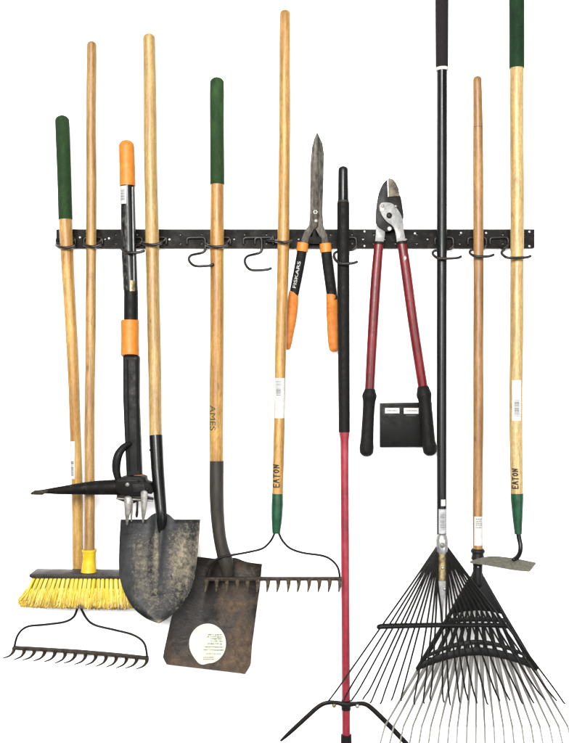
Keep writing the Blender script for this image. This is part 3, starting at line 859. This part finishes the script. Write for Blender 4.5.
# ================================================================== crimson pole tool
T = Thing('cultivator', 'crimson pole with a long black grip and a bent black bar bolted across its foot', 'cultivator', P(346, 742, .055))
tab = [(166, 343.2, 5.0, .062), (201, 343.2, 5.3, .062), (202, 343.2, 6.1, .062), (300, 343.4, 6.1, .062), (432, 344.2, 5.6, .058), (436, 344.4, 4.2, .058), (740, 346.2, 4.1, .054), (770, 346.4, 4.1, .054)]
bm = bmesh.new(); rod(bm, tab, 430, 768, caps=('flat', 'flat'), steps=30); T.part('pole', bm, 'crimson')
bm = bmesh.new(); rod(bm, tab, 203, 432, caps=('flat', 'flat'), extra=.05, steps=30); T.part('grip', bm, 'black_rubber')
bm = bmesh.new(); rod(bm, tab, 170, 201.4, caps=('round', 'flat'), steps=10); T.part('end_cap', bm, 'black_enamel')
bm = bmesh.new(); rod(bm, [(199.8, 343.2, 5.5, .062), (202.4, 343.2, 5.9, .062)], 200.6, 202.6, caps=('flat', 'flat'), steps=2); T.part('ring', bm, 'socket_grey')
bm = bmesh.new(); rod(bm, [(734.6, 346.2, 5.2, .054), (738, 346.2, 5.5, .054), (775, 346.4, 5.5, .054)], 734.6, 775, caps=('flat', 'flat'), steps=6); T.part('foot_sleeve', bm, 'black_rubber')
bm = bmesh.new()
cp = catmull([(281, 740.6, .066, 1.2), (290, 732.4, .066, 2.1), (305, 718.6, .067, 2.3), (318.5, 706.6, .068, 2.3), (328, 702.6, .069, 2.2), (338, 703, .070, 2.2), (346, 704.8, .071, 2.8), (355, 703.8, .070, 2.2), (364, 703.8, .069, 2.3), (372, 708.6, .068, 2.4), (388, 724.2, .067, 2.5), (404, 741, .066, 2.4), (412, 749, .066, 1.2)], 6)
tube(bm, [P(*a[:3]) for a in cp], [L(a[3]) for a in cp], 12, flat=.6)
bar = T.part('cross_bar', bm, 'iron')
for x, y, m_ in ((334, 705.4, 'brass'), (357.4, 706, 'steel_bright')):
    bm = bmesh.new(); disc_stud(bm, x, y, .0735, L(2.1), .005, 6); T.part('bolt', bm, m_, bar)
bm = bmesh.new(); rod(bm, [(699.6, 346, 4.6, .054), (709.6, 346, 4.6, .054)], 700, 709.6, caps=('flat', 'flat'), steps=2); T.part('clamp', bm, 'iron')

# ================================================================== loppers
T = Thing('loppers', 'loppers with a dark jaw on top, red tube handles and black rubber grips', 'loppers', P(397, 452, .03))
def Z(pts): return [(360 + x / 8.13, 170 + y / 8.13) for x, y in pts]
bm = bmesh.new(); prism(bm, catmull(Z([(238, 66), (205, 90), (176, 130), (150, 200), (134, 300), (128, 390), (134, 440), (170, 480), (215, 500), (255, 490), (285, 470), (330, 430), (354, 385), (345, 300), (322, 200), (250, 215), (236, 200), (238, 130)]), 3), .040, .008, .0014)
T.part('jaw', bm, 'jaw')
bm = bmesh.new(); prism(bm, Z([(226, 74), (240, 66), (268, 74), (294, 105), (314, 150), (324, 212), (280, 214), (229, 220)]), .0455, .005, .0012)
bl = T.part('cutting_blade', bm, 'rust_blade')
bm = bmesh.new(); prism(bm, Z([(222, 80), (231, 72), (233, 218), (226, 220)]), .0465, .003, .0004)
T.part('cutting_edge', bm, 'steel_bright', bl)
bm = bmesh.new(); prism(bm, catmull(Z([(156, 290), (172, 268), (205, 262), (262, 272), (300, 310), (336, 370), (352, 430), (356, 490), (374, 580)]), 4) + catmull(Z([(300, 586), (286, 500), (262, 452), (222, 424), (182, 375), (160, 325)]), 4), .0475, .006, .0012)
T.part('link_arm', bm, 'alu')
bm = bmesh.new(); prism(bm, Z([(132, 446), (160, 474), (204, 500), (202, 540), (190, 590), (122, 586), (128, 520)]), .0455, .006, .0012)
T.part('link_arm', bm, 'alu')
bm = bmesh.new(); disc_stud(bm, 389.1, 215.5, .0475, L(2.8), .0055); T.part('pivot_bolt', bm, 'jaw')
bm = bmesh.new(); disc_stud(bm, 389.4, 228.8, .041, L(2.1), .004); T.part('stop_bolt', bm, 'paper', label='white stop bolt')
bm = bmesh.new(); disc_stud(bm, 395.7, 206.3, .0475, L(1.4), .002); disc_stud(bm, 382.8, 206, .0475, L(1.4), .002); T.part('rivet', bm, 'steel')
for hp, gp in (([(379, 242.4, .042, 4.6), (375.8, 280, .038, 5.2), (371.6, 350, .034, 5.0), (369.2, 398, .032, 4.8)],
                [(369.8, 391.4, .032, 5.9), (369.4, 396, .032, 7.4), (369, 403, .032, 6.2), (368, 420, .032, 6.0), (367, 440, .032, 6.5), (366.6, 447, .032, 7.2), (366.5, 451, .032, 7.0)]),
               ([(401.6, 242, .042, 4.6), (405.6, 268, .040, 5.2), (414, 330, .036, 5.0), (423.6, 392, .032, 4.9), (424.4, 398, .032, 4.8)],
                [(423.2, 389, .032, 6.2), (424, 395, .034, 7.6), (425, 402, .036, 6.4), (426.8, 420, .037, 6.4), (428.4, 440, .037, 6.6), (429.4, 446, .037, 7.2), (429.8, 450.4, .037, 7.0)])):
    bm = bmesh.new(); limb(bm, hp, .8, ('flat', 'flat')); h = T.part('handle', bm, 'red')
    x0, y0, dd, r0 = hp[0]
    bm = bmesh.new(); limb(bm, [(x0, y0 - .6, dd, r0 + .3), (x0 + (hp[1][0] - x0) * .05, y0 + 2, dd, r0 + .5)], .85, ('flat', 'flat')); T.part('collar', bm, 'iron')
    bm = bmesh.new(); limb(bm, gp, .85, ('round', 'round')); T.part('grip', bm, 'black_rubber')
bm = bmesh.new()
f = lambda x, y: P(x, y, .0505)
prism(bm, [(405, 255.6), (406.6, 257.8), (405.2, 260.6), (403.4, 258)], .0525, .002, 0)
T.part('emblem', bm, 'ink_white')

# black plate
T = Thing('wall_plate', 'square black plate with two small white labels, partly behind the right lopper grip', 'wall plate', P(405, 447, 0))
bm = bmesh.new(); prism(bm, [(380, 403), (432, 402.4), (432, 447), (380, 447.4)], .014, .0135, .0015)
T.part('plate', bm, 'black_plastic')
bm = bmesh.new()
prism(bm, [(382, 405), (430, 404.6), (430, 406), (382, 406.4)], .0155, .002, .0004); T.part('ridge', bm, 'black_plastic')
for x0, x1, y0, y1 in ((385, 399.4, 408, 413.4), (403.8, 418.6, 408, 413.8)):
    bm = bmesh.new(); prism(bm, [(x0, y0), (x1, y0), (x1, y1), (x0, y1)], .0148, .0012, .0002)
    lb = T.part('label', bm, 'paper')
    T.part('print', patches(lambda x, y: P(x, y, .0151), textlines(x0 + 2, x1 - 2, (y0 + 2.2,), .9, int(x0))), 'ink_grey', lb)
T.part('lettering', patches(lambda x, y: P(x, y, .0144), textlines(406, 416, (415.2,), .7, 3)), 'ink_grey')

# ================================================================== wire leaf rake, black pole
T = Thing('wire_leaf_rake', 'leaf rake with black pole and wide fan of thin black wire tines', 'rake', P(445, 703, .12), 'leaf rakes on the rail')
tab = [(-16, 441.8, 6.3, .064), (68, 441.9, 5.9, .064), (71, 442, 5.2, .064), (250, 441.8, 5.1, .064), (390, 441.6, 5.0, .078), (540, 441.6, 4.8, .104), (560, 441.8, 4.8, .107)]
bm = bmesh.new(); rod(bm, tab, 60, 545, caps=('flat', 'flat'), steps=36); T.part('pole', bm, 'black_enamel')
bm = bmesh.new(); rod(bm, tab, -12, 67.8, caps=('round', 'flat'), extra=.35); T.part('grip', bm, 'black_foam')
bm = bmesh.new(); rod(bm, tab, 67.9, 70.8, caps=('flat', 'flat'), extra=.75, steps=2, rs=.98); T.part('ring', bm, 'paper')
T.part('label', sticker(tab, 440.3, 444.6, 499, 505.4), 'paper')
lb = T.part('label', sticker(tab, 438.2, 446, 508.6, 533), 'paper_grey')
T.part('barcode', patches(lambda x, y: on_rod(tab, x, y, .0007), barcode(439.6, 444.8, 512, 530, 14, 14)), 'ink_grey', lb)
bm = bmesh.new(); rod(bm, [(537, 441.7, 5.6, .105), (540, 441.7, 6.4, .106), (549, 441.8, 6.3, .108), (553, 441.8, 5.8, .108)], 537, 553, caps=('round', 'flat'), steps=10)
cl = T.part('clamp', bm, 'steel_bright')
bm = bmesh.new(); disc_stud(bm, 442.3, 545.2, .1225, L(2.6), .004, 8); T.part('bolt', bm, 'steel', cl)
bm = bmesh.new(); rod(bm, [(551, 441.7, 5.4, .108), (579, 441.8, 5.0, .112)], 551, 580, caps=('flat', 'flat'), steps=8); fe = T.part('ferrule', bm, 'brass')
for y in (568, 589):
    bm = bmesh.new(); disc_stud(bm, 442.4 + (y - 568) * .1, y, .1235 if y < 580 else .120, L(1.3), .003, 10); T.part('rivet', bm, 'steel_bright', fe)
bm = bmesh.new(); prism(bm, [(437.4, 578), (447.2, 578), (446.6, 592), (443.6, 600), (443, 622), (440.4, 622), (440, 600), (438, 592)], .118, .006, .001)
T.part('spring_plate', bm, 'alu')
tips = [329, 342, 352, 363.5, 371, 381, 392, 400.5, 414, 423.4, 430, 443, 449.6, 459, 467, 476, 487, 499, 509, 522, 533, 543.4, 555.6, 564]
for i, tx in enumerate(tips):
    f = i / (len(tips) - 1)
    y1 = 702.5 + 2.4 * math.sin(i * 1.7) - 2.5 * abs(f - .5)
    x0 = 436.6 + 10.4 * f
    j = random.uniform(-1.2, 1.2)
    inner = abs(f - .5) < .17
    ys = 556 + (28 if inner else 0) * (1 - abs(f - .5) / .17)
    if inner:
        sx = 437.6 if f < .5 else 446.6
        q = [(sx, ys - 6, .118), (sx + (tx - sx) * .06, ys + 6, .120), (x0 + (tx - x0) * .52, 626, .1225), (tx - (tx - x0) * .12 + j * .5, 684, .128), (tx, y1 - 4, .132), (tx + (.9 if f > .3 else -.6), y1, .140)]
    else:
        q = [(x0, 547, .112), (x0 + (tx - x0) * .24, 585, .118), (x0 + (tx - x0) * .507, 625.5, .1225), (x0 + (tx - x0) * .88 + j * .4, 683, .128), (tx - (tx - x0) * .015, y1 - 3, .132), (tx + (.8 if f > .3 else -.8), y1, .141)]
    cp = catmull(q, 5)
    bm = bmesh.new(); tube(bm, [P(*a) for a in cp], [L(1.0) * (1 - .25 * k / (len(cp) - 1)) for k in range(len(cp))], 8)
    T.part('tine', bm, 'wire_black')
bm = bmesh.new()
limb(bm, [(378.6, 627.6, .121, 1.8), (382, 626.4, .1225, 2.5), (410, 625.6, .1225, 2.4), (441, 625, .1225, 2.2), (475, 625, .1225, 1.9), (501, 625, .1225, 1.7), (504.6, 626, .121, 1.4)], 1.15)
T.part('cross_bar', bm, 'black_plastic')

# ================================================================== poly leaf rake, wooden handle
T = Thing('poly_leaf_rake', 'leaf rake with brown wooden handle, black plastic fan head and long grey tines', 'rake', P(477, 742, .09), 'leaf rakes on the rail')
tab = wobble([(78, 477.2, 4.2, .058), (127, 478, 4.9, .058), (190, 478.7, 5.0, .058), (390, 478, 5.0, .062), (515, 477.9, 4.8, .068), (552, 477.8, 4.8, .070)], .3, 78, 552)
bm = bmesh.new(); rod(bm, tab, 79.4, 127.2, caps=('round', 'flat'), steps=12); T.part('handle_end', bm, 'wood_brown')
bm = bmesh.new(); rod(bm, tab, 127.6, 552, caps=('flat', 'flat'), steps=36, extra=.1); T.part('handle', bm, 'wood_brown')
lb = T.part('label', sticker(tab, 473.8, 482, 516, 545), 'paper')
T.part('print', patches(lambda x, y: on_rod(tab, x, y, .0007), textlines(475, 481, (518, 520, 522, 524, 526.4), .9, 6)), 'ink_grey', lb)
st = [(548.6, 477.8, 5.6, .070), (550, 477.8, 7.0, .070), (552.5, 477.8, 6.9, .070), (553.4, 477.8, 5.6, .070), (556, 477.8, 6.0, .071), (558.6, 477.8, 6.8, .072), (560.4, 477.8, 5.4, .072), (566, 477.6, 4.6, .074), (576, 477.4, 4.6, .076), (584, 477.4, 4.4, .077)]
bm = bmesh.new(); rod(bm, st, 548.6, 584, caps=('flat', 'round'), steps=40); sk = T.part('socket', bm, 'poly_black')
bm = bmesh.new(); disc_stud(bm, 478, 567, .0855, L(1.0), .003, 10); T.part('screw', bm, 'steel_bright', sk)
AX, AY = 477, 570
def hd(x, y): return .074 + max(0, (y - 575)) * .00016
bm = bmesh.new()
prism(bm, [(472.8, 572), (482, 572), (484.4, 578), (503, 612), (501, 614), (490, 611.6), (477, 610.6), (464, 611.6), (455, 614), (452.6, 612), (470.6, 578)], lambda x, y: hd(x, y) + .001, .005, .0006)
prism(bm, [(448.6, 618.6), (462, 617.6), (477, 617.2), (492, 617.6), (506.2, 618.6), (508.4, 623), (492, 622), (477, 621.6), (462, 622), (446.4, 623)], lambda x, y: hd(x, y) + .001, .005, .0006)
prism(bm, [(446, 624.4), (462, 623.6), (477, 623.2), (492, 623.6), (508.6, 624.4), (511.4, 629), (492, 627.6), (477, 627.2), (462, 627.6), (443.6, 629)], lambda x, y: hd(x, y) + .001, .005, .0006)
def arc(dy0, dy1, w0, w1):
    up = [(477 + t * w0, 640 + dy0 + abs(t) ** 2 * 14 + abs(t) * 2) for t in [i / 10 - 1 for i in range(21)]]
    dn = [(477 + t * w1, 640 + dy1 + abs(t) ** 2 * 14 + abs(t) * 2) for t in [i / 10 - 1 for i in range(21)]]
    return up + dn[::-1]
prism(bm, arc(0, 4.6, 52, 55), lambda x, y: hd(x, y) + .001, .005, .0006)
prism(bm, arc(7.4, 15.4, 57, 60.5), lambda x, y: hd(x, y) + .001, .005, .0006)
for sgn in (-1, 1):    # stiff outer edges
    prism(bm, [(477 + sgn * 5, 576), (477 + sgn * 7.4, 577), (477 + sgn * 31, 618), (477 + sgn * 61.5, 669), (477 + sgn * 59, 671), (477 + sgn * 28, 619)], lambda x, y: hd(x, y) + .0018, .006, .001)
T.part('fan_head', bm, 'poly_black')
NT = 21
for i in range(NT):
    xb = 385 + 9.1 * i + random.uniform(-.5, .5)
    f = (xb - AX) / (726 - AY)
    def strip(ys, w, xs=None, dz=0.0):
        pts, rad = [], []
        for y, ww in zip(ys, w):
            if y <= 726:
                x = AX + f * (y - AY)
            else:
                x = xb + f * .45 * (y - 726)
            dd = hd(x, min(y, 660)) - .0022 + max(0, y - 660) * .0001 + (max(0, y - 726) * .0009) + dz
            pts.append(P(x, y, dd)); rad.append(L(ww))
        return pts, rad
    yl = 652 + 12 * abs(f / .59) ** 1.6
    bm = bmesh.new()
    p_, r_ = strip([yl - 5, yl - 4, yl - 3, yl - 2, yl - 1, yl] if i % 2 else [578, 600, 612, 630, 646, yl + 2 + (i % 2) * 5], [.9, 1.05, 1.3, 1.9, 2.3, 1.6]); tube(bm, p_, r_, 8, ('flat', 'flat'), .6)
    T.part('rib', bm, 'poly_black')
    bm = bmesh.new()
    p_, r_ = strip([yl, 668, 682, 700, 715, 724, 726, 728, 736, 748, 762, 772], [2.0, 1.95, 1.6, 1.2, 1.0, .92, 1.15, .92, .88, .85, .8, .7], dz=-.004); tube(bm, p_, r_, 10, ('flat', 'round'), .55)
    T.part('tine', bm, 'tine_grey')

# ================================================================== hoe
T = Thing('garden_hoe', 'garden hoe with cream wood handle, deep green grip and ferrule and a flat grey blade', 'hoe', P(505, 572, .11))
tab = wobble([(-16, 516.6, 7.1, .062), (68, 517, 6.9, .062), (250, 516.9, 6.7, .062), (390, 516, 6.6, .074), (494, 516.8, 6.2, .086), (500, 516.8, 6.2, .086)], .3, -16, 500)
bm = bmesh.new(); rod(bm, tab, 55, 498, caps=('flat', 'flat'), steps=40); T.part('handle', bm, 'wood_cream')
bm = bmesh.new(); rod(bm, tab, -11, 68.4, caps=('round', 'flat'), extra=.55); T.part('grip', bm, 'green_deep')
lb = T.part('label', sticker(tab, 511, 519.6, 380, 420.4), 'paper')
T.part('barcode', patches(lambda x, y: on_rod(tab, x, y, .0007), barcode(513, 517.4, 400, 417, 21)), 'ink_grey', lb)
T.part('lettering', handwriting(lambda x, y: on_rod(tab, x, y, .0006), 514, 478, 21, 5.0, L(.64)), 'ink')
st = [(493.6, 516.9, 6.4, .086), (500, 517, 6.3, .087), (520, 517.6, 4.8, .090), (534, 518.2, 3.6, .092)]
bm = bmesh.new(); rod(bm, st, 493.6, 534, caps=('flat', 'flat'), steps=14); T.part('ferrule', bm, 'green_steel')
bm = bmesh.new(); limb(bm, [(518.2, 530, .092, 2.4), (518.8, 537, .094, 2.4), (520.4, 545, .098, 2.3), (520, 552, .104, 2.3), (517.4, 557, .112, 2.4), (513.5, 559.6, .120, 2.0)], 1)
T.part('neck', bm, 'black_enamel')
def hoed(x, y): return .105 + (y - 556) * .0032
bm = bmesh.new()
prism(bm, catmull([(470, 561.6), (479, 558.4), (492, 556.2), (506, 557.2), (520, 559.4), (535.8, 562.6)], 4) + [(535.9, 564), (530, 571.4)] + catmull([(528.4, 571.8), (515, 570.4), (504, 568.6), (490, 566), (480, 564.4), (470.6, 563.4)], 4), hoed, .003, .0005)
T.part('blade', bm, 'hoe_steel')

# ================================================================== light
def area(name, loc, target, sx, sy, power, colr=(1, 1, 1)):
    ld = bpy.data.lights.new(name, 'AREA'); ld.shape = 'RECTANGLE'; ld.size = sx; ld.size_y = sy; ld.energy = power; ld.color = colr
    o = bpy.data.objects.new(name, ld); COL.objects.link(o); o.location = loc
    o.rotation_euler = (Vector(target) - Vector(loc)).to_track_quat('-Z', 'Y').to_euler()
    return o
area('front_softbox', (-.35, -4.3, 2.5), (0, 0, 1.15), 1.7, 1.5, 690, (1, .985, .96))
area('key_softbox', (-2.3, -3.6, 2.2), (0, 0, 1.2), 2.6, 2.4, 130, (1, .985, .96))
area('fill_softbox', (2.3, -3.6, 1.2), (0, 0, 1.1), 2.6, 2.4, 125, (.98, .99, 1))
wd = bpy.data.worlds.new('World'); SC.world = wd; wd.use_nodes = True
bg = wd.node_tree.nodes['Background']; bg.inputs[0].default_value = (1, 1, 1, 1); bg.inputs[1].default_value = .36

cam = bpy.data.cameras.new('camera'); cam.sensor_fit = 'VERTICAL'; cam.angle = 2 * math.atan(743 / 2 * S / D); cam.clip_end = 100; cam.clip_start = .05
co = bpy.data.objects.new('camera', cam); COL.objects.link(co); co.location = (0, -D, Z0); co.rotation_euler = (math.pi / 2, 0, 0)
SC.camera = co
SC.view_settings.view_transform = 'Standard'; SC.view_settings.look = 'None'
SC.view_settings.exposure = 0; SC.view_settings.gamma = 1
